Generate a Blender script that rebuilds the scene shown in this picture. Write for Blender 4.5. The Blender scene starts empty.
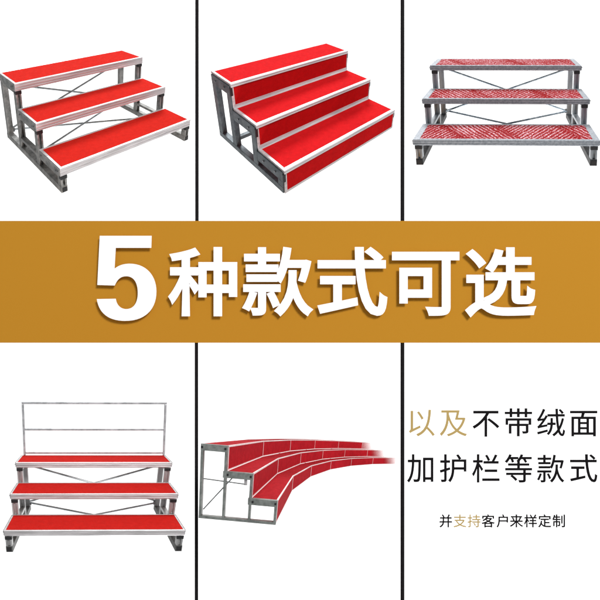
# Six-panel display of choir risers: five modelled stands in front of a white board
import bpy, bmesh, math, random
import numpy as np
from mathutils import Vector, Matrix

random.seed(4)
scene = bpy.context.scene
col = scene.collection
WALL_Y = 22.0
BOARD_Y = 7.0                     # distance of the display board from the camera
def board(px, py):                # place on the board measured in hundredths
    return ((px - 300) / 100.0, (300 - py) / 100.0)

# ---------------------------------------------------------------- materials
def lin(c):
    c = c / 255.0
    return c / 12.92 if c <= .04045 else ((c + .055) / 1.055) ** 2.4
def rgb(r, g, b, k=1.0):
    return (min(lin(r) * k, 1), min(lin(g) * k, 1), min(lin(b) * k, 1), 1)

def base_mat(name):
    m = bpy.data.materials.new(name); m.use_nodes = True
    nt = m.node_tree; b = nt.nodes['Principled BSDF']
    return m, nt, b

def mat_plain(name, c, rough=.6, metal=0.0, spec=.3):
    m, nt, b = base_mat(name)
    b.inputs['Base Color'].default_value = c
    b.inputs['Roughness'].default_value = rough
    b.inputs['Metallic'].default_value = metal
    b.inputs['Specular IOR Level'].default_value = spec
    return m

def mat_noisy(name, c1, c2, scale, rough=.6, metal=0.0, spec=.3, bump=.0, bscale=200, stretch=(1, 1, 1), lo=.35, hi=.65):
    m, nt, b = base_mat(name)
    N = nt.nodes; L = nt.links
    tc = N.new('ShaderNodeTexCoord'); mp = N.new('ShaderNodeMapping')
    mp.inputs['Scale'].default_value = stretch
    L.new(tc.outputs['Object'], mp.inputs['Vector'])
    nz = N.new('ShaderNodeTexNoise'); nz.inputs['Scale'].default_value = scale; nz.inputs['Detail'].default_value = 5
    nz.inputs['Roughness'].default_value = .65
    L.new(mp.outputs['Vector'], nz.inputs['Vector'])
    rp = N.new('ShaderNodeValToRGB')
    rp.color_ramp.elements[0].position = lo; rp.color_ramp.elements[0].color = c1
    rp.color_ramp.elements[1].position = hi; rp.color_ramp.elements[1].color = c2
    L.new(nz.outputs['Fac'], rp.inputs['Fac']); L.new(rp.outputs['Color'], b.inputs['Base Color'])
    b.inputs['Roughness'].default_value = rough
    b.inputs['Metallic'].default_value = metal
    b.inputs['Specular IOR Level'].default_value = spec
    if bump:
        n2 = N.new('ShaderNodeTexNoise'); n2.inputs['Scale'].default_value = bscale; n2.inputs['Detail'].default_value = 3
        L.new(tc.outputs['Object'], n2.inputs['Vector'])
        bp = N.new('ShaderNodeBump'); bp.inputs['Strength'].default_value = bump; bp.inputs['Distance'].default_value = .01
        L.new(n2.outputs['Fac'], bp.inputs['Height']); L.new(bp.outputs['Normal'], b.inputs['Normal'])
    return m

def carpet(name, c, k1=.9, k2=1.06, bump=.35):
    a = rgb(*c, k1); b = rgb(*c, k2)
    return mat_noisy(name, a, b, 22, rough=.95, spec=.08, bump=bump, bscale=130)

K = .86    # the lamps give about 1.16 times full white
M = {}
M['board'] = mat_plain('white_board', (.93, .93, .93, 1), .9, 0, .0)
M['black'] = mat_noisy('matt_black_strip', rgb(24, 22, 24, .8), rgb(30, 28, 29, .8), 30, rough=.8, spec=.1)
M['gold_panel'] = mat_plain('ochre_gold_panel', rgb(196, 138, 43, K * .965), .9, 0, .05)
M['white_letter'] = mat_plain('white_letter', (.95, .95, .95, 1), .8, 0, .1)
M['ink'] = mat_plain('black_ink', rgb(26, 24, 26, .8), .85, 0, .05)
M['gold_ink'] = mat_plain('pale_gold_ink', rgb(190, 164, 106, K), .85, 0, .05)
M['plug'] = mat_plain('black_plastic', rgb(28, 28, 30), .45, 0, .4)
M['bolt'] = mat_noisy('bolt_steel', (.15, .155, .16, 1), (.3, .3, .31, 1), 60, rough=.35, metal=.8)
M['ply'] = mat_noisy('plywood_underside', rgb(90, 70, 56), rgb(120, 96, 74), 10, rough=.8, stretch=(1, 8, 8))

M['alu1'] = mat_noisy('bright_aluminium', (.52, .50, .51, 1), (.76, .73, .74, 1), 7, rough=.4, metal=.6, bump=.05, stretch=(.4, 4, 4))
M['side1'] = mat_noisy('worn_grey_aluminium', (.15, .155, .15, 1), (.36, .355, .345, 1), 12, rough=.45, metal=.5, bump=.12)
M['rod1'] = mat_noisy('zinc_rod', (.20, .22, .23, 1), (.36, .38, .39, 1), 18, rough=.4, metal=.6)
M['red1'] = carpet('scarlet_carpet', (176, 27, 18))

M['trim2'] = mat_noisy('white_aluminium_trim', (.44, .42, .43, 1), (.62, .59, .60, 1), 8, rough=.4, metal=.35, stretch=(.4, 4, 4))
M['side2'] = mat_noisy('dark_slate_metal', (.06, .075, .085, 1), (.15, .175, .19, 1), 10, rough=.5, metal=.45, bump=.12)
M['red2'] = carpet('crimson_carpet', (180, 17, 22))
M['red2r'] = carpet('crimson_riser_carpet_shaded', (170, 9, 13))  # same carpet as the steps, the risers' shading put into a darker red

M['alu3'] = mat_noisy('dull_blue_grey_aluminium', (.20, .22, .245, 1), (.34, .36, .39, 1), 40, rough=.5, metal=.45, bump=.1)
M['side3'] = mat_noisy('scuffed_steel', (.24, .265, .29, 1), (.42, .45, .48, 1), 6, rough=.34, metal=.7, bump=.05, stretch=(3, 3, .6))
M['base3'] = mat_noisy('shade_black_steel', (.015, .016, .018, 1), (.05, .052, .056, 1), 14, rough=.5, metal=.3)  # base rails: the shadow under the steps is put into this near-black colour
M['rod3'] = mat_noisy('blue_zinc_rod', (.10, .14, .18, 1), (.30, .34, .37, 1), 18, rough=.4, metal=.6)

M['alu4'] = mat_noisy('silver_aluminium', (.38, .37, .375, 1), (.60, .58, .59, 1), 9, rough=.4, metal=.6, bump=.05, stretch=(.4, 4, 4))
M['side4'] = mat_noisy('grey_steel', (.32, .32, .32, 1), (.50, .50, .50, 1), 6, rough=.36, metal=.6, bump=.05, stretch=(3, 3, .6))
M['base4'] = mat_noisy('shade_grey_steel', (.05, .052, .05, 1), (.13, .133, .13, 1), 14, rough=.5, metal=.3)  # base rails again, shade below the steps painted as dark grey
M['rail4'] = mat_noisy('galvanised_tube', (.30, .32, .33, 1), (.56, .58, .60, 1), 12, rough=.4, metal=.6)
M['red4'] = carpet('red_carpet', (166, 21, 15))
M['edge4'] = mat_plain('dark_carpet_edge', rgb(70, 40, 38), .8)

M['side5'] = mat_noisy('greenish_grey_frame', (.15, .165, .155, 1), (.27, .29, .275, 1), 18, rough=.42, metal=.5, bump=.08)
M['trim5'] = mat_noisy('pale_trim', (.72, .58, .58, 1), (.85, .74, .74, 1), 8, rough=.5, metal=.1)
M['rod5'] = mat_noisy('thin_dark_rod', (.10, .11, .11, 1), (.22, .23, .23, 1), 18, rough=.5, metal=.5)
M['red5'] = carpet('wine_red_carpet', (150, 24, 32), .85, 1.1, .2)
M['red5r'] = carpet('wine_red_riser_carpet', (170, 28, 38), .88, 1.1, .2)

def checker_plate():
    """red painted tread plate: alternating fields of pale worn diagonal ridges"""
    m, nt, b = base_mat('red_ridged_plate')
    N = nt.nodes; L = nt.links
    def math_(op, a, b_=None, c=None):
        n = N.new('ShaderNodeMath'); n.operation = op
        for i, v in enumerate((a, b_, c)):
            if v is None: continue
            if isinstance(v, (int, float)): n.inputs[i].default_value = v
            else: L.new(v, n.inputs[i])
        return n.outputs[0]
    tc = N.new('ShaderNodeTexCoord'); sp = N.new('ShaderNodeSeparateXYZ')
    L.new(tc.outputs['Object'], sp.inputs[0])
    nz = N.new('ShaderNodeTexNoise'); nz.inputs['Scale'].default_value = 9; nz.inputs['Detail'].default_value = 4
    L.new(tc.outputs['Object'], nz.inputs['Vector'])
    wob = math_('MULTIPLY', math_('SUBTRACT', nz.outputs['Fac'], .5), .05)
    x = math_('ADD', sp.outputs['X'], wob); y = sp.outputs['Y']
    # lines of ridges lie diagonally; the slant flips where the fields change
    fld = math_('SINE', math_('MULTIPLY', math_('ADD', math_('ADD', x, .3), math_('MULTIPLY', y, .55)), 5.2))
    sa = math_('SINE', math_('ADD', math_('MULTIPLY', x, 122.0), math_('MULTIPLY', y, -70.0)))
    sb = math_('SINE', math_('ADD', math_('MULTIPLY', x, 122.0), math_('MULTIPLY', y, 70.0)))
    pick = math_('GREATER_THAN', fld, -.1)
    mx = math_('ADD', math_('MULTIPLY', sa, pick), math_('MULTIPLY', sb, math_('SUBTRACT', 1.0, pick)))
    band = math_('MULTIPLY', math_('SUBTRACT', math_('ABSOLUTE', math_('ADD', fld, .1)), .25), 1.6)
    band = math_('MINIMUM', band, .25)
    stripe = math_('ADD', math_('MULTIPLY', mx, .95), math_('MULTIPLY', band, 1.2))
    n2 = N.new('ShaderNodeTexNoise'); n2.inputs['Scale'].default_value = 85; n2.inputs['Detail'].default_value = 3
    L.new(tc.outputs['Object'], n2.inputs['Vector'])
    stripe = math_('ADD', stripe, math_('MULTIPLY', math_('SUBTRACT', n2.outputs['Fac'], .5), 9.0))
    n3 = N.new('ShaderNodeTexNoise'); n3.inputs['Scale'].default_value = 3.2; n3.inputs['Detail'].default_value = 2
    L.new(tc.outputs['Object'], n3.inputs['Vector'])
    stripe = math_('ADD', stripe, math_('MULTIPLY', math_('SUBTRACT', n3.outputs['Fac'], .55), 2.0))
    rp = N.new('ShaderNodeValToRGB')
    e = rp.color_ramp.elements
    e[0].position = .2; e[0].color = rgb(122, 10, 15)
    e[1].position = .9; e[1].color = rgb(206, 184, 192)
    q = e.new(.56); q.color = rgb(150, 22, 28)
    L.new(math_('MULTIPLY_ADD', stripe, .27, .40), rp.inputs['Fac'])
    L.new(rp.outputs['Color'], b.inputs['Base Color'])
    bp = N.new('ShaderNodeBump'); bp.inputs['Strength'].default_value = .4; bp.inputs['Distance'].default_value = .01
    L.new(stripe, bp.inputs['Height']); L.new(bp.outputs['Normal'], b.inputs['Normal'])
    b.inputs['Roughness'].default_value = .8; b.inputs['Specular IOR Level'].default_value = .08
    return m
M['plate'] = checker_plate()

# ---------------------------------------------------------------- helpers
def tag(o, label=None, cat=None, group=None, kind=None):
    if label: o['label'] = label
    if cat: o['category'] = cat
    if group: o['group'] = group
    if kind: o['kind'] = kind
    return o

def rot(r):
    a = np.linalg.norm(r); k = np.array(r) / a
    Kx = np.array([[0, -k[2], k[1]], [k[2], 0, -k[0]], [-k[1], k[0], 0]])
    return np.eye(3) + np.sin(a) * Kx + (1 - np.cos(a)) * Kx @ Kx
G = np.array([[1, 0, 0], [0, 0, -1], [0, 1, 0]], float)   # y forward, z up

class Frame:
    """places a stand: its real size, attitude and distance"""
    def __init__(s, v, warp, shear, centre, base, corners, depth, far_end=True):
        s.c = np.array(centre); s.p = np.array(warp); s.S = np.eye(3) + np.array([[0, shear[0], shear[1]], [shear[0], 0, shear[2]], [shear[1], shear[2], 0]])
        R = rot(v[:3]); T = np.array(v[3:6])
        cam = s.w(np.array(corners, float)) @ R.T + T
        s.k = depth / ((-cam[:, 2]).max() if far_end else (-cam[:, 2]).min())
        s.b = s.w(np.array([base], float))[0]
        s.R = G @ R
        s.loc = s.R @ (s.k * s.b) + G @ (s.k * T)
    def w(s, P):
        Q = s.c + (P - s.c) / (1 + (P - s.c) @ s.p)[:, None]
        return Q @ s.S.T
    def local(s, P):
        return s.k * (s.w(np.array(P, float)) - s.b)
    def empty(s, name):
        e = bpy.data.objects.new(name, None); col.objects.link(e)
        e.location = s.loc; e.rotation_mode = 'QUATERNION'
        e.rotation_quaternion = Matrix(s.R.tolist()).to_quaternion()
        e.empty_display_size = .1
        return e

class MB:
    def __init__(s): s.v = []; s.f = []
    def poly8(s, pts):
        n = len(s.v); s.v += list(pts)
        for q in ((0, 3, 2, 1), (4, 5, 6, 7), (0, 1, 5, 4), (1, 2, 6, 5), (2, 3, 7, 6), (3, 0, 4, 7)):
            s.f.append(tuple(n + i for i in q))
        return s
    def box(s, x0, x1, y0, y1, z0, z1):
        return s.poly8([(x0, y0, z0), (x1, y0, z0), (x1, y1, z0), (x0, y1, z0), (x0, y0, z1), (x1, y0, z1), (x1, y1, z1), (x0, y1, z1)])
    def prism(s, plan, z0, z1):       # four plan corners, anticlockwise
        return s.poly8([(x, y, z0) for x, y in plan] + [(x, y, z1) for x, y in plan])
    def extrude_x(s, prof, x0, x1):   # prof: (y, z) anticlockwise seen from +x
        n = len(s.v); m = len(prof)
        s.v += [(x0, y, z) for y, z in prof] + [(x1, y, z) for y, z in prof]
        for i in range(m):
            j = (i + 1) % m
            s.f.append((n + i, n + j, n + m + j, n + m + i))
        s.f.append(tuple(n + i for i in range(m))[::-1]); s.f.append(tuple(n + m + i for i in range(m)))
        return s
    def tube(s, a, b, r, seg=10):
        a = np.array(a, float); b = np.array(b, float); d = (b - a) / np.linalg.norm(b - a)
        u = np.cross(d, [0, 0, 1.0] if abs(d[2]) < .9 else [1.0, 0, 0]); u /= np.linalg.norm(u); w = np.cross(d, u)
        n = len(s.v)
        for P in (a, b):
            for i in range(seg):
                t = 2 * math.pi * i / seg
                s.v.append(tuple(P + r * (math.cos(t) * u + math.sin(t) * w)))
        for i in range(seg):
            j = (i + 1) % seg
            s.f.append((n + i, n + j, n + seg + j, n + seg + i))
        s.f.append(tuple(n + i for i in range(seg))[::-1]); s.f.append(tuple(n + seg + i for i in range(seg)))
        return s
    def build(s, name, mat, parent, fr=None, bevel=0):
        me = bpy.data.meshes.new(name)
        P = fr.local(s.v) if fr is not None else np.array(s.v, float)
        me.from_pydata([tuple(p) for p in P], [], s.f)
        bm = bmesh.new(); bm.from_mesh(me)
        bmesh.ops.recalc_face_normals(bm, faces=bm.faces)
        bm.to_mesh(me); bm.free()
        me.materials.append(mat)
        o = bpy.data.objects.new(name, me); col.objects.link(o)
        if parent is not None: o.parent = parent
        if bevel:
            bv = o.modifiers.new('bevel', 'BEVEL'); bv.width = bevel; bv.segments = 2
            bv.limit_method = 'ANGLE'; bv.angle_limit = math.radians(40)
        return o

# ---------------------------------------------------------------- the display board
bd = MB().box(-19, 19, WALL_Y, WALL_Y + .1, -19, 19).build('backdrop', M['board'], None)
tag(bd, 'plain white backdrop behind the stands and the banner', None, None, 'structure')

def strip(x0, x1, y0, y1, label):
    a = board(x0, y1); b = board(x1, y0)
    o = MB()
    cx = (a[0] + b[0]) / 2; cz = (a[1] + b[1]) / 2
    hx = (b[0] - a[0]) / 2; hz = (b[1] - a[1]) / 2
    o.box(-hx, hx, -.012, .0, -hz, hz)
    r = o.build('divider_strip', M['black'], None)
    r.location = (cx, BOARD_Y - .002, cz)
    tag(r, label, 'divider', 'black dividers between the panels')
strip(195.4, 198.7, -10, 222, 'thin black vertical divider above the gold banner, between the scarlet and the crimson stand')
strip(400.4, 404.2, -10, 222, 'black vertical divider above the gold banner, left of the ridged red and silver stand')
strip(194.9, 198.2, 342, 610, 'thin black vertical divider below the gold banner, right of the stand with a guard rail')
strip(400.4, 404.2, 342, 610, 'black vertical divider below the gold banner, left of the Chinese caption')

# ---------------------------------------------------------------- banner
def char_mesh(ch, off, ext, dest, yf, res=6):
    """one glyph of the built-in face as a solid filling dest = (x0, y0, x1, y1) in board hundredths; off thickens its strokes"""
    cu = bpy.data.curves.new('glyph', 'FONT'); cu.body = ch; cu.size = 1.0
    cu.resolution_u = res
    tmp = bpy.data.objects.new('glyph', cu); col.objects.link(tmp)
    dg = bpy.context.evaluated_depsgraph_get()
    src = bpy.data.meshes.new_from_object(tmp.evaluated_get(dg))
    bpy.data.objects.remove(tmp); bpy.data.curves.remove(cu)
    V = np.array([v.co[:] for v in src.vertices])[:, :2]
    F = [tuple(p.vertices) for p in src.polygons]
    if sum((V[f[(i + 1) % len(f)]][0] - V[f[i]][0]) * (V[f[(i + 1) % len(f)]][1] + V[f[i]][1]) for f in F for i in range(len(f))) > 0:
        F = [f[::-1] for f in F]     # anticlockwise faces
    ed = {}
    for f in F:
        for i in range(len(f)):
            e = (f[i], f[(i + 1) % len(f)]); ed[e] = 1
    rim = [e for e in ed if (e[1], e[0]) not in ed]
    lo = V.min(0); hi = V.max(0)
    k = yf / BOARD_Y
    if len(dest) == 4:
        ax, ay = board(dest[0], dest[3]); bx, by = board(dest[2], dest[1])
        ax, ay, bx, by = ax * k, ay * k, bx * k, by * k
    else:
        cx, cy, em = dest
        mx, my = board(cx, cy)
        w = (hi - lo + 2 * off) * em / 100.0
        ax, bx = mx - w[0] / 2, mx + w[0] / 2; ay, by = my - w[1] / 2, my + w[1] / 2
    ox, oz = (ax + bx) / 2, (ay + by) / 2
    ox_, oz_ = ox, oz
    sx = (bx - ax) / (hi[0] - lo[0] + 2 * off); sz = (by - ay) / (hi[1] - lo[1] + 2 * off)
    m_ = (lo + hi) / 2
    nxt = {a_: b_ for a_, b_ in rim}; prv = {b_: a_ for a_, b_ in rim}
    out = V.copy()
    for a_ in nxt:
        if a_ not in prv: continue
        d1 = V[a_] - V[prv[a_]]; d2 = V[nxt[a_]] - V[a_]
        l1 = np.linalg.norm(d1); l2 = np.linalg.norm(d2)
        if l1 < 1e-7 or l2 < 1e-7: continue
        d1 /= l1; d2 /= l2
        n1 = np.array([d1[1], -d1[0]]); n2 = np.array([d2[1], -d2[0]])
        mm = n1 + n2; q = np.linalg.norm(mm)
        if q < 1e-3: continue
        mm /= q
        out[a_] = V[a_] + mm * off / max(mm @ n1, .45)
    def place(P): return (P[:, 0] - m_[0]) * sx, (P[:, 1] - m_[1]) * sz
    X, Z = place(V); XO, ZO = place(out)
    vs, fs = [], []
    m = len(V)
    vs += [(x, -ext, z) for x, z in zip(X, Z)] + [(x, 0, z) for x, z in zip(X, Z)]
    fs += [tuple(f) for f in F] + [tuple(m + i for i in reversed(f)) for f in F]
    for c_, (a_, b_) in enumerate(rim):
        if off <= 0:
            fs.append((b_, a_, m + a_, m + b_)); continue
        e = ext * (1 - .02 * (1 + c_ % 9)); n0 = len(vs)
        vs += [(X[a_], -e, Z[a_]), (X[b_], -e, Z[b_]), (XO[b_], -e, ZO[b_]), (XO[a_], -e, ZO[a_]), (XO[b_], 0, ZO[b_]), (XO[a_], 0, ZO[a_])]
        fs += [(n0, n0 + 3, n0 + 2, n0 + 1), (n0 + 3, n0 + 5, n0 + 4, n0 + 2)]
    if ch == '选' and off > .02:          # the heavy face closes the small notch where the strokes meet
        px_, pz_ = board(486.1, 302.4); px_, pz_ = px_ * k - ox, pz_ * k - oz; n0 = len(vs); e = ext * 1.02
        vs += [(px_ - .034, -e, pz_ + .02), (px_ + .03, -e, pz_ + .02), (px_ + .036, -e, pz_ - .026), (px_ - .034, -e, pz_ - .03)]
        fs.append((n0, n0 + 3, n0 + 2, n0 + 1))
    me = bpy.data.meshes.new('glyph'); me.from_pydata(vs, [], fs)
    bpy.data.meshes.remove(src)
    return me, (ox, yf, oz)

def add_char(name, ch, off, ext, dest, yf, mat, parent):
    me, loc = char_mesh(ch, off, ext, dest, yf)
    me.name = name
    me.materials.append(mat)
    o = bpy.data.objects.new(name, me); col.objects.link(o)
    o.parent = parent
    o.location = Vector(loc) - parent.location

bn = bpy.data.objects.new('banner', None); col.objects.link(bn)
bn.location = (0, BOARD_Y - .003, board(300, 342.6)[1])
tag(bn, 'wide ochre gold banner with a big white 5 and five white Chinese characters', 'banner')
zt = board(300, 221.2)[1] - bn.location[2]
MB().box(-4.2, 4.2, -.025, 0, 0, zt).build('panel', M['gold_panel'], bn)
YB = BOARD_Y - .028 - .046
LE = .008      # thin letters, set off the panel by a gap added for their shadow

def five(parent):
    s = 5.714
    def q(x, y): return (90 + x / s, 225 + y / s)
    pts = [q(57, 62), q(353, 62), q(351, 131), q(148, 131), q(141, 250)]
    def bez(p0, p1, p2, p3, n=14):
        o = []
        for i in range(1, n + 1):
            t = i / n; u = 1 - t
            o.append((u**3*p0[0] + 3*u*u*t*p1[0] + 3*u*t*t*p2[0] + t**3*p3[0], u**3*p0[1] + 3*u*u*t*p1[1] + 3*u*t*t*p2[1] + t**3*p3[1]))
        return o
    def seg(a, b, c, d): pts.extend(bez(q(*a), q(*b), q(*c), q(*d)))
    seg((141, 250), (165, 230), (195, 221), (228, 221))
    seg((228, 221), (322, 221), (380, 290), (380, 380))
    seg((380, 380), (380, 485), (312, 548), (202, 548))
    seg((202, 548), (108, 548), (52, 505), (40, 423))
    pts.append(q(148, 421))
    seg((148, 421), (153, 459), (176, 480), (208, 480))
    seg((208, 480), (250, 480), (274, 446), (274, 388))
    seg((274, 388), (274, 328), (250, 293), (208, 293))
    seg((208, 293), (178, 293), (158, 308), (142, 346))
    pts.append(q(43, 343))
    P = [(board(*p)[0] * YB / BOARD_Y, board(*p)[1] * YB / BOARD_Y) for p in pts]
    cx = sum(p[0] for p in P) / len(P); cz = sum(p[1] for p in P) / len(P)
    me = bpy.data.meshes.new('numeral'); bm = bmesh.new()
    f = [bm.verts.new((x - cx, 0, z - cz)) for x, z in P]
    b = [bm.verts.new((x - cx, -LE, z - cz)) for x, z in P]
    n = len(P)
    e = [bm.edges.new((f[i], f[(i + 1) % n])) for i in range(n)]
    e2 = [bm.edges.new((b[i], b[(i + 1) % n])) for i in range(n)]
    bmesh.ops.triangle_fill(bm, edges=e, use_beauty=True); bmesh.ops.triangle_fill(bm, edges=e2, use_beauty=True)
    for i in range(n): bm.faces.new((f[i], f[(i + 1) % n], b[(i + 1) % n], b[i]))
    bmesh.ops.recalc_face_normals(bm, faces=bm.faces); bm.to_mesh(me); bm.free()
    me.materials.append(M['white_letter'])
    o = bpy.data.objects.new('numeral', me); col.objects.link(o); o.parent = parent
    o.location = Vector((cx, YB, cz)) - parent.location
five(bn)
for ch, d in (('种', (168.5, 247, 237.3, 316.3)), ('款', (242.7, 247, 312.5, 315.8)), ('式', (317.5, 247, 387.3, 315.8)),
              ('可', (391.9, 251.8, 459.3, 315.8)), ('选', (465.4, 247.3, 535.4, 316.6))):
    add_char('character', ch, .022, LE, d, YB, M['white_letter'], bn)

# ---------------------------------------------------------------- captions
YC = BOARD_Y - .002
def caption(label, items, off, z, group):
    e = bpy.data.objects.new('caption', None); col.objects.link(e)
    e.location = (board(502, 300)[0], YC, board(300, z)[1])
    tag(e, label, 'caption', group)
    for ch, d, m, dz in items:
        add_char('character', ch, off + dz, .004, d, YC, M[m], e)
g = 'lines of the printed caption'
caption('upper caption line of two pale gold and four black Chinese characters',
        [('以', (408.8, 409.7, 434.7, 436.3), 'gold_ink', -.004), ('及', (439.7, 410.3, 467, 436.3), 'gold_ink', -.004), ('不', (472.5, 410.8, 499.2, 436.7), 'ink', 0),
         ('带', (504.7, 408.3, 532, 436.3), 'ink', 0.0), ('绒', (537, 408.7, 565, 436.3), 'ink', 0), ('面', (570, 410.8, 597.2, 436.3), 'ink', 0)], .006, 437, g)
caption('second caption line of six large black Chinese characters',
        [('加', (407, 454.2, 433.3, 482.5), 'ink', 0), ('护', (439.7, 454.2, 466.3, 482.2), 'ink', 0), ('栏', (472, 454.2, 499.5, 482.5), 'ink', 0),
         ('等', (504.7, 454.2, 532, 482.5), 'ink', 0), ('款', (537, 454.7, 564.2, 482.5), 'ink', 0), ('式', (570, 454.2, 597.2, 482.2), 'ink', 0)], .006, 483, g)
caption('lowest caption line of nine small Chinese characters, the second and third pale gold',
        [(ch, (445.7 + 14.12 * i, 520.8, 13.6), 'gold_ink' if i in (1, 2) else 'ink', .002 if i in (1, 2) else .008) for i, ch in enumerate('并支持客户来样定制')], .006, 528, g)

# ---------------------------------------------------------------- straight stands
L = 2.0
FITS = {1: [-0.77855, 0.48756, 0.71582, -2.85187, 1.38583, -8.55989, 0.5278, 0.31044, 0.09719, -0.00048, -0.02133, 0.0264, 0.02681, -0.02867, 0.05503, 0.1013, -0.02789], 2: [-0.76914, 0.27705, 0.66994, -0.11421, 1.48011, -8.88638, 0.51679, 0.30496, 0.01085, 0.02502, -0.00522, -0.00876, 0.10649, 0.08114, -0.03446], 3: [-1.00679, -0.23697, -0.1675, 1.51027, 1.70751, -8.65828, 0.60981, 0.30324, 0.07105, 0.0159, -0.05526, -0.00746, -0.04077, -0.00117, 0.02617, 0.10834, -0.00257], 4: [-1.50872, 0.26764, 0.17927, -3.41586, -2.92396, -8.08938, 0.54168, 0.26922, 0.06865, -0.00326, 0.02652, 0.05892, 0.69198, -0.01669, -0.02947, -0.02898, -0.02656, 0.0795, -0.09681]}
KEYS = {1: ['d', 'h', 't', 'ix', 'o'], 2: ['d', 'h', 'o'], 3: ['d', 'h', 't', 'ix', 'o'], 4: ['d', 'h', 't', 'ix', 'o', 'rx', 'rh']}
def frame_for(n):
    v = FITS[n]; u = dict(zip(KEYS[n], v[6:-6]))
    d, h = u['d'], u['h']
    top = 3 * h + u.get('rh', 0)
    corners = [(x, y, z) for x in (0, L) for y, z in ((0, 0), (0, h), (3 * d, 0), (3 * d, top), (2 * d, 3 * h))]
    fr = Frame(v, v[-3:], v[-6:-3], (1, .5, .3), (1, 1.5 * d, 0), corners, BOARD_Y - .1 if n == 4 else BOARD_Y + .15, n == 4)
    return fr, u

def tread_profile(y0, y1, zt, t):
    """front aluminium rail: rounded lip, two shallow grooves, inward foot"""
    return [(y0, zt - .006), (y0 + .006, zt), (y1, zt), (y1, zt - t), (y0 + .004, zt - t), (y0 + .001, zt - t + .006), (y0 + .001, zt - t * .72),
            (y0 + .007, zt - t * .70), (y0 + .007, zt - t * .62), (y0 + .001, zt - t * .60), (y0 + .001, zt - t * .36), (y0 + .006, zt - t * .34), (y0 + .006, zt - t * .28), (y0, zt - t * .26)]

def add_bolts(root_part, fr, pts, r, nrm, mat):
    for p in pts:
        a = np.array(p, float); MB().tube(a, a + np.array(nrm) * .012, r, 8).build('bolt', mat, root_part, fr)

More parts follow.
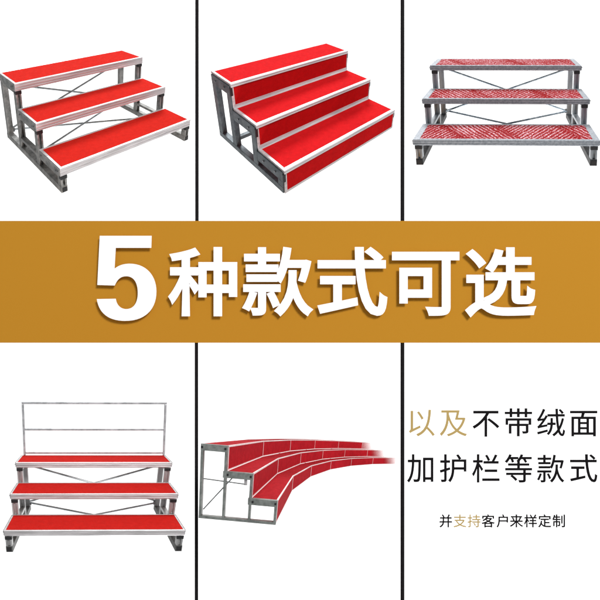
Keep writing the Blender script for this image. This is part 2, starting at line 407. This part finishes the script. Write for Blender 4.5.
def open_stand(n, name, label, alu, side, rod, red, bw=(.035, .03, .03), pw=.075, base_m='side1', rail=None, ends=0):
    fr, u = frame_for(n)
    d, h, t = u['d'], u['h'], u['t']; ix = max(u['ix'], .004); o = u['o']
    root = fr.empty(name)
    tag(root, label, 'choir riser', 'choir riser stands on display')
    bf, be, bb = bw
    for i in range(3):
        y0 = i * d; y1 = (i + 1) * d + (o if i < 2 else 0); zt = (i + 1) * h
        mb = MB().extrude_x(tread_profile(y0, y0 + bf, zt, t), 0, L)
        mb.box(0, be, y0 + bf, y1 - bb, zt - t, zt); mb.box(L - be, L, y0 + bf, y1 - bb, zt - t, zt)
        mb.box(0, L, y1 - bb, y1, zt - t, zt)
        for cx in (.25, .5, .75): mb.box(L * cx - .02, L * cx + .02, y0 + bf, y1 - bb, zt - t, zt - .045)
        st = mb.build('step', M[alu], root, fr, .0025)
        MB().box(be, L - be, y0 + bf, y1 - bb, zt - .040, zt - .022).build('underlay', M['ply'], st, fr)
        MB().box(be + .002, L - be - .002, y0 + bf + .002, y1 - bb - .002, zt - .022, zt - .001).build('carpet' if red != 'plate' else 'tread_plate', M[red], st, fr)
        # end plates on the short sides of the step
        for sx in (0, 1):
            xa, xb = (-.008, -.0015) if sx == 0 else (L + .0015, L + .008); zz = zt + .002 if ends else zt - .012
            ep = MB().box(xa, xb, y0 + .012, y1 - .012, zt - t + .004, zz).build('end_plate', M[side], st, fr, .002)
            add_bolts(ep, fr, [(xa if sx == 0 else xb, y0 + .05, zt - t * .5), (xa if sx == 0 else xb, y0 + .09, zt - t * .6), (xa if sx == 0 else xb, y1 - .06, zt - t * .5)], .009, (-1 if sx == 0 else 1, 0, 0), M['bolt'])
    for sx in (0, 1):
        xa, xb = (ix, ix + pw) if sx == 0 else (L - ix - pw, L - ix)
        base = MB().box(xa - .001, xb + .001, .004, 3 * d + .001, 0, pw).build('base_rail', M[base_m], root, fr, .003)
        mb = MB()
        yp = [(.008, h - t), (d + .012, 2 * h - t), (2 * d + .012, 3 * h - t)]
        for y, z in yp:      # slotted square tube: two lips with a groove between
            mb.box(xa + .002, xb - .002, y + .028, y + pw, pw - .01, z - .001)
            mb.box(xa + .002, xa + .002 + pw * .30, y, y + .0281, pw - .01, z - .001); mb.box(xb - .002 - pw * .30, xb - .002, y, y + .0281, pw - .01, z - .001)
        mb.box(xa + .002, xb - .002, 3 * d - pw, 3 * d - .002, pw - .01, 3 * h - t - .001)
        # horizontal arms carrying the steps
        mb.box(xa + .003, xb - .003, .0 + pw, 2 * d + .02, h - t - .03 - pw * .1, h - t - .001)
        mb.box(xa + .003, xb - .003, d + .004 + pw, 2 * d + .02, 2 * h - t - .04, 2 * h - t - .001)
        mb.box(xa + .003, xb - .003, 2 * d + .004 + pw, 3 * d - pw + .008, 3 * h - t - .04, 3 * h - t - .001)
        sf = mb.build('side_frame', M[side], root, fr, .003)
        e = .012
        MB().box(xa + e, xb - e, -.004, .0035, e, pw - e).build('end_plug', M['plug'], base, fr)
        for y, z in yp:
            MB().box(xa - .002, xb + .002, y - .006, y + pw * .55, z - .046, z - .004).build('joint_plug', M['plug'], sf, fr, .003)
        # gusset at the rear foot, rods' brackets
        xm = xb if sx == 0 else xa; dx = .02 if sx == 0 else -.02
        for z in (.12, 3 * h - t - .06):
            a, b = sorted((xm, xm + dx)); MB().box(a, b, 3 * d - .07, 3 * d - .02, z - .03, z + .03).build('rod_bracket', M['bolt'], sf, fr, .002)
    rr = .014; zc = {1: .165, 3: .12, 4: .15}[n]
    yr = 3 * d - .045; zt_ = 3 * h - t - .06
    ia = ix + pw
    yf = .52 if n == 1 else .38
    rods = [((ia, yr, zt_), (L - ia, yr, zc)), ((L - ia, yr - .03, zt_), (ia, yr - .03, zc)),
            ((ia, yr, .12), (L - ia, yf * 3 * d, .05)), ((L - ia, yr - .03, .12), (ia, yf * 3 * d, .05))]
    for a, b in rods: MB().tube(a, b, rr).build('cross_rod', M[rod], root, fr)
    if rail:
        rx, rh = u['rx'], u['rh']
        top = 3 * h + rh; y = 3 * d - .02; r = .015
        lo = (.044, 1.985); hi = (.064, 1.937)
        for q in (0, 1):
            a, b, z0, z1 = lo[q], hi[q], 3 * h + .001, top - 2 * r
            MB().poly8([(a - r, y - r, z0), (a + r, y - r, z0), (a + r, y + r, z0), (a - r, y + r, z0),
                        (b - r, y - r, z1), (b + r, y - r, z1), (b + r, y + r, z1), (b - r, y + r, z1)]).build('rail_post', M[rail], root, fr, .004)
        for z in (top - r, 3 * h + rh * .50, 3 * h + .035):
            t_ = (z - 3 * h) / rh; e = -r if z > top - .03 else r
            xa = lo[0] + (hi[0] - lo[0]) * t_ + e; xb = lo[1] + (hi[1] - lo[1]) * t_ - e
            MB().box(xa, xb, y - r * .9, y + r * .9, z - r, z + r).build('rail_bar', M[rail], root, fr, .004)
    return root, fr, u

open_stand(1, 'choir_riser', 'open three-step stand with scarlet carpet and bright silver rails, left of the crimson closed one', 'alu1', 'side1', 'rod1', 'red1')
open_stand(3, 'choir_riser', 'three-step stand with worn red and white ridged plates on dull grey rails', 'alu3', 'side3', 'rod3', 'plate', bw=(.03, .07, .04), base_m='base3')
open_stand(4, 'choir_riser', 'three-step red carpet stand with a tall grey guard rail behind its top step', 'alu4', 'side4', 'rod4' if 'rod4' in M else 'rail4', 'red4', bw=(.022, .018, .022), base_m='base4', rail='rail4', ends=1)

# ---------------------------------------------------------------- closed stand
def closed_stand():
    n = 2
    fr, u = frame_for(n)
    d, h = u['d'], u['h']; o = u['o']; t = .14; pw = .095
    root = fr.empty('choir_riser')
    tag(root, 'closed three-step stand with crimson carpet on steps and risers, white trim and dark slate sides', 'choir riser', 'choir riser stands on display')
    for i in range(3):
        y0 = i * d; y1 = (i + 1) * d; zt = (i + 1) * h
        # nosing rail along the front, white trim at the ends and the back
        nz = .045
        prof = [(y0 - .002, zt - .008), (y0 + .006, zt), (y0 + .05, zt), (y0 + .05, zt - nz), (y0 - .002, zt - nz), (y0 - .002, zt - nz + .012), (y0 + .005, zt - nz + .015), (y0 + .005, zt - nz + .022), (y0 - .002, zt - nz + .025)]
        mb = MB().extrude_x(prof, 0, L)
        mb.box(0, .032, y0 + .05, y1 + .012, zt - .03, zt); mb.box(L - .032, L, y0 + .05, y1 + .012, zt - .03, zt)
        mb.box(.032, L - .032, y1 - .022, y1 + .012, zt - .03, zt)
        st = mb.build('step', M['trim2'], root, fr, .0025)
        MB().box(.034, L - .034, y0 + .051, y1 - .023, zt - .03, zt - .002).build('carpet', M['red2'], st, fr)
        # riser below the nosing
        zb = i * h
        mb = MB(); f0, f1 = y0 + .006, y0 + .02
        mb.box(.0, .032, f0, f1, zb + .001, zt - nz - .001); mb.box(L - .024, L, f0, f1, zb + .001, zt - nz - .001)
        mb.box(.032, L - .024, f0, f1, zb + .001, zb + (.035 if i else .03))
        rs = mb.build('riser', M['trim2'], root, fr, .002)
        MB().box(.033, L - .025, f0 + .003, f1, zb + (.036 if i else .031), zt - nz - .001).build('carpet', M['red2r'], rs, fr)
    for sx in (0, 1):
        xa, xb = (-.012, .06) if sx == 0 else (L - .06, L + .012)
        mb = MB()
        z0 = -.0
        mb.box(xa, xb, .024, 3 * d, z0, pw * .8)
        for i in range(3):
            y0 = i * d; zt = (i + 1) * h - .032
            ya = y0 + .024; yb = (i + 1) * d + (.022 if i < 2 else 0)
            mb.box(xa, xb, ya, yb - .001, zt - t + .02, zt)
            mb.box(xa + .001, xb - .001, ya, ya + pw, pw * .8, zt - t + .02)
        mb.box(xa + .001, xb - .001, 3 * d - pw * 1.1, 3 * d - .001, pw * .8, 3 * h - t)
        # middle post under the top step
        sf = mb.build('side_frame', M['side2'], root, fr, .004)
        xe = xa if sx == 0 else xb; nx = -1 if sx == 0 else 1
        add_bolts(sf, fr, [(xe, i * d + .16, (i + 1) * h - .09) for i in range(3)] + [(xe, (i + 1) * d - .12, (i + 1) * h - .09) for i in range(3)], .012, (nx, 0, 0), M['bolt'])
        for i in range(3):
            a, b = (xa - .003, xa + .03) if sx == 0 else (xb - .03, xb + .003)
            dz = 0 if sx == 0 else .03; b -= 0 if sx == 0 else .012
            MB().box(a, b, i * d + .004, i * d + .023, (i + 1) * h - .1 - .05 + dz, (i + 1) * h - .05).build('corner_plug', M['plug'], sf, fr, .002)
    # back rails and a low tie between the rear feet
    MB().box(.06, L - .06, 3 * d - .05, 3 * d - .01, 3 * h - .12, 3 * h - .034).build('back_rail', M['side2'], root, fr)
    MB().box(.06, L - .06, 3 * d - .32, 3 * d - .26, .02, .07).build('tie_bar', M['side2'], root, fr)
closed_stand()

# ---------------------------------------------------------------- curved stage
FIT5 = [-1.237, 1.21276, 1.07053, -0.40401, -3.4671, -11.13835, 0.32407, 11.99931, 0.1645, 0.16278, 0.14361, -0.00394, -0.03872]
def curved_stage():
    v = FIT5; d = .35
    h, R, th, th0 = v[6:10]
    NS = 6
    def ang(k): return 0 if k == 0 else th0 + (k - 1) * th
    def pt(r, k): a = ang(k); return (r * math.sin(a), -R + r * math.cos(a))
    def mix(p, q, t): return (p[0] + (q[0] - p[0]) * t, p[1] + (q[1] - p[1]) * t)
    corners = [pt(R + i * d, k) + (z * h,) for i in range(4) for k in range(NS + 1) for z in (0, 3)]
    fr = Frame(v, v[10:13], (0, 0, 0), (1, .3, .3), (0, 1.5 * d, 0), corners, 8.3)
    root = fr.empty('curved_choir_riser')
    tag(root, 'long curved three-step stage of wine red segments sweeping away to the right', 'choir riser', 'choir riser stands on display')
    # the red material thins out towards the far end of the last segment, as in the printed picture
    xs = [fr.local([pt(R + i * d, k) + (2 * h,)])[0][0] for i in (0, 2) for k in (NS - 1, NS)]
    x5 = (xs[0] + xs[2]) / 2; x6 = (xs[1] + xs[3]) / 2
    def fade(src):
        m = M[src].copy(); m.name = src + '_fading'
        nt = m.node_tree; N = nt.nodes; Lk = nt.links
        b = N['Principled BSDF']
        tc = N.new('ShaderNodeTexCoord'); tc.object = root
        sp = N.new('ShaderNodeSeparateXYZ'); Lk.new(tc.outputs['Object'], sp.inputs[0])
        mr = N.new('ShaderNodeMapRange'); mr.inputs['From Min'].default_value = x5 + (x6 - x5) * .1; mr.inputs['From Max'].default_value = x5 + (x6 - x5) * .8
        mr.inputs['To Min'].default_value = 1; mr.inputs['To Max'].default_value = 0
        Lk.new(sp.outputs['X'], mr.inputs['Value']); Lk.new(mr.outputs['Result'], b.inputs['Alpha'])
        return m
    for s in ('red5', 'red5r', 'trim5'): M[s + 'f'] = fade(s)
    tw = .012
    for i in range(3):
        r0 = R + i * d; r1 = r0 + d; zt = (i + 1) * h; zb = i * h
        for k in range(NS):
            sfx = 'f' if k == NS - 1 else ''
            rt = (r0 + r1) / 2
            g0 = .006
            A, B_ = pt(r0, k), pt(r0, k + 1); C_, D_ = pt(r1, k + 1), pt(r1, k)
            A2, B2 = pt(r0 + .016, k), pt(r0 + .016, k + 1)
            st = MB().prism([A2, B2, C_, D_], zt - .03, zt - .003).build('step', M['red5' + sfx], root, fr)
            MB().prism([A, B_, B2, A2], zt - .022, zt).build('nosing', M['trim5' + sfx], st, fr)
            # riser: carpeted panel with pale trims at the seam and the foot
            F0, F1 = pt(r0 + .004, k), pt(r0 + .004, k + 1); I0, I1 = pt(r0 + .014, k), pt(r0 + .014, k + 1)
            rs = MB().prism([F0, F1, I1, I0], zb + .004, zt - .024).build('riser', M['red5r' + sfx], root, fr)
            A3, A4 = pt(r0, k), pt(r0 + .004, k)
            mb = MB()
            e = .09 if k == 0 else .045
            f = e * .35 / 1.0
            mb.prism([mix(A, B_, 0), mix(A, B_, f * .3), mix(F0, F1, f * .3), mix(F0, F1, 0)], zb + .016, zt - .024)
            mb.prism([A, B_, F1, F0], zb + .002, zb + .016)
            mb.build('seam_trim', M['trim5' + sfx], rs, fr)
    # frames at each seam: posts, arms and base rail; only the near end one is fully seen
    px = .042
    def yb(y): return y
    for k in (0,):
        mb = MB()
        a = ang(k)
        ux, uy = math.cos(a), -math.sin(a)          # along the stage
        sgn = -1 if k == 0 else 1
        def blk(ra, rb, z0, z1, w0=.002, w1=.06):
            p0 = pt(ra, k); p1 = pt(rb, k)
            q = [(p0[0] + sgn * ux * w0 * 1, p0[1] + sgn * uy * w0), (p0[0] + sgn * ux * w1, p0[1] + sgn * uy * w1),
                 (p1[0] + sgn * ux * w1, p1[1] + sgn * uy * w1), (p1[0] + sgn * ux * w0, p1[1] + sgn * uy * w0)]
            mb.prism(q, z0, z1)
        blk(R, R + 3 * d, 0, .038)
        arm = .085
        for i in range(3):
            ra = R + i * d; rb = ra + d
            blk(ra, rb + (.0 if i == 2 else .045), (i + 1) * h - arm, (i + 1) * h, .002, .06)
            blk(ra + .001, ra + px * (.8 if i else .9), .037, (i + 1) * h - arm, .003, .059)
        blk(R + 3 * d - px * .8, R + 3 * d - .001, .037, 3 * h - arm, .003, .059)
        ef = mb.build('end_frame', M['side5'], root, fr, .001)
        for i in range(3):
            for rr_ in (R + i * d + .025, R + (i + 1) * d - .02):
                p = pt(rr_, k); z = (i + 1) * h - arm * .5
                MB().box(p[0] - .067, p[0] - .061, p[1] - .012, p[1] + .012, z - .014, z + .014).build('corner_plug', M['plug'], ef, fr)
    # rear posts and rails along the back
    mb = MB()
    for k in range(2, NS - 1):
        mb = MB(); p = pt(R + 3 * d - .01, k); mb.box(p[0] - .04, p[0] + .04, p[1] - .03, p[1] + .01, 0, 3 * h - .032)
        mb.build('rear_post', M['side5'], root, fr)
    # thin rods inside the near end frame
    y3 = 3 * d
    MB().tube((-.03, y3 - .04, .585 * 3 * h * 0.92), (-.03, d + .1, .55 * 3 * h * .93), .008).build('cross_rod', M['rod5'], root, fr)
    MB().tube((-.028, y3 - .05, .115), (-.028, 2 * d - .12, .62), .008).build('cross_rod', M['rod5'], root, fr)
    q = MB().box(-.035, -.022, d + .075, d + .115, .485, .56).build('rod_bracket', M['alu4'], root, fr)
    return fr
curved_stage()

# ---------------------------------------------------------------- camera, lamps, world
cam = bpy.data.cameras.new('camera'); co = bpy.data.objects.new('camera', cam); col.objects.link(co)
cam.sensor_width = 36; cam.lens = 36 * 700 / 600; cam.clip_end = 100; cam.clip_start = .05
co.rotation_euler = (math.pi / 2, 0, 0)
scene.camera = co

w = bpy.data.worlds.new('World'); scene.world = w; w.use_nodes = True
bg = w.node_tree.nodes['Background']; bg.inputs['Color'].default_value = (.97, .985, 1, 1); bg.inputs['Strength'].default_value = .42

def area(name, loc, target, power, size, colr=(1, 1, 1)):
    l = bpy.data.lights.new(name, 'AREA'); l.shape = 'DISK'; l.size = size; l.energy = power; l.color = colr
    o = bpy.data.objects.new(name, l); col.objects.link(o); o.location = loc
    o.rotation_euler = (Vector(target) - Vector(loc)).to_track_quat('-Z', 'Y').to_euler()
    return o
BL = 6200  # power of two unseen lamps added to wash the backdrop to clear white
area('key_softbox', (13.1, -19.4, 16.8), (0, 7, 0), 11500, 9.0, (1, .985, .97))
area('added_backdrop_wash', (0, 9.0, 24), (0, 22, 1), BL, 8)
area('added_backdrop_wash', (0, 9.0, -24), (0, 22, -1), BL, 8)

scene.view_settings.view_transform = 'Standard'; scene.view_settings.look = 'None'
scene.view_settings.exposure = 0; scene.view_settings.gamma = 1
scene.render.engine = 'CYCLES'
scene.cycles.use_denoising = True
scene.cycles.max_bounces = 6
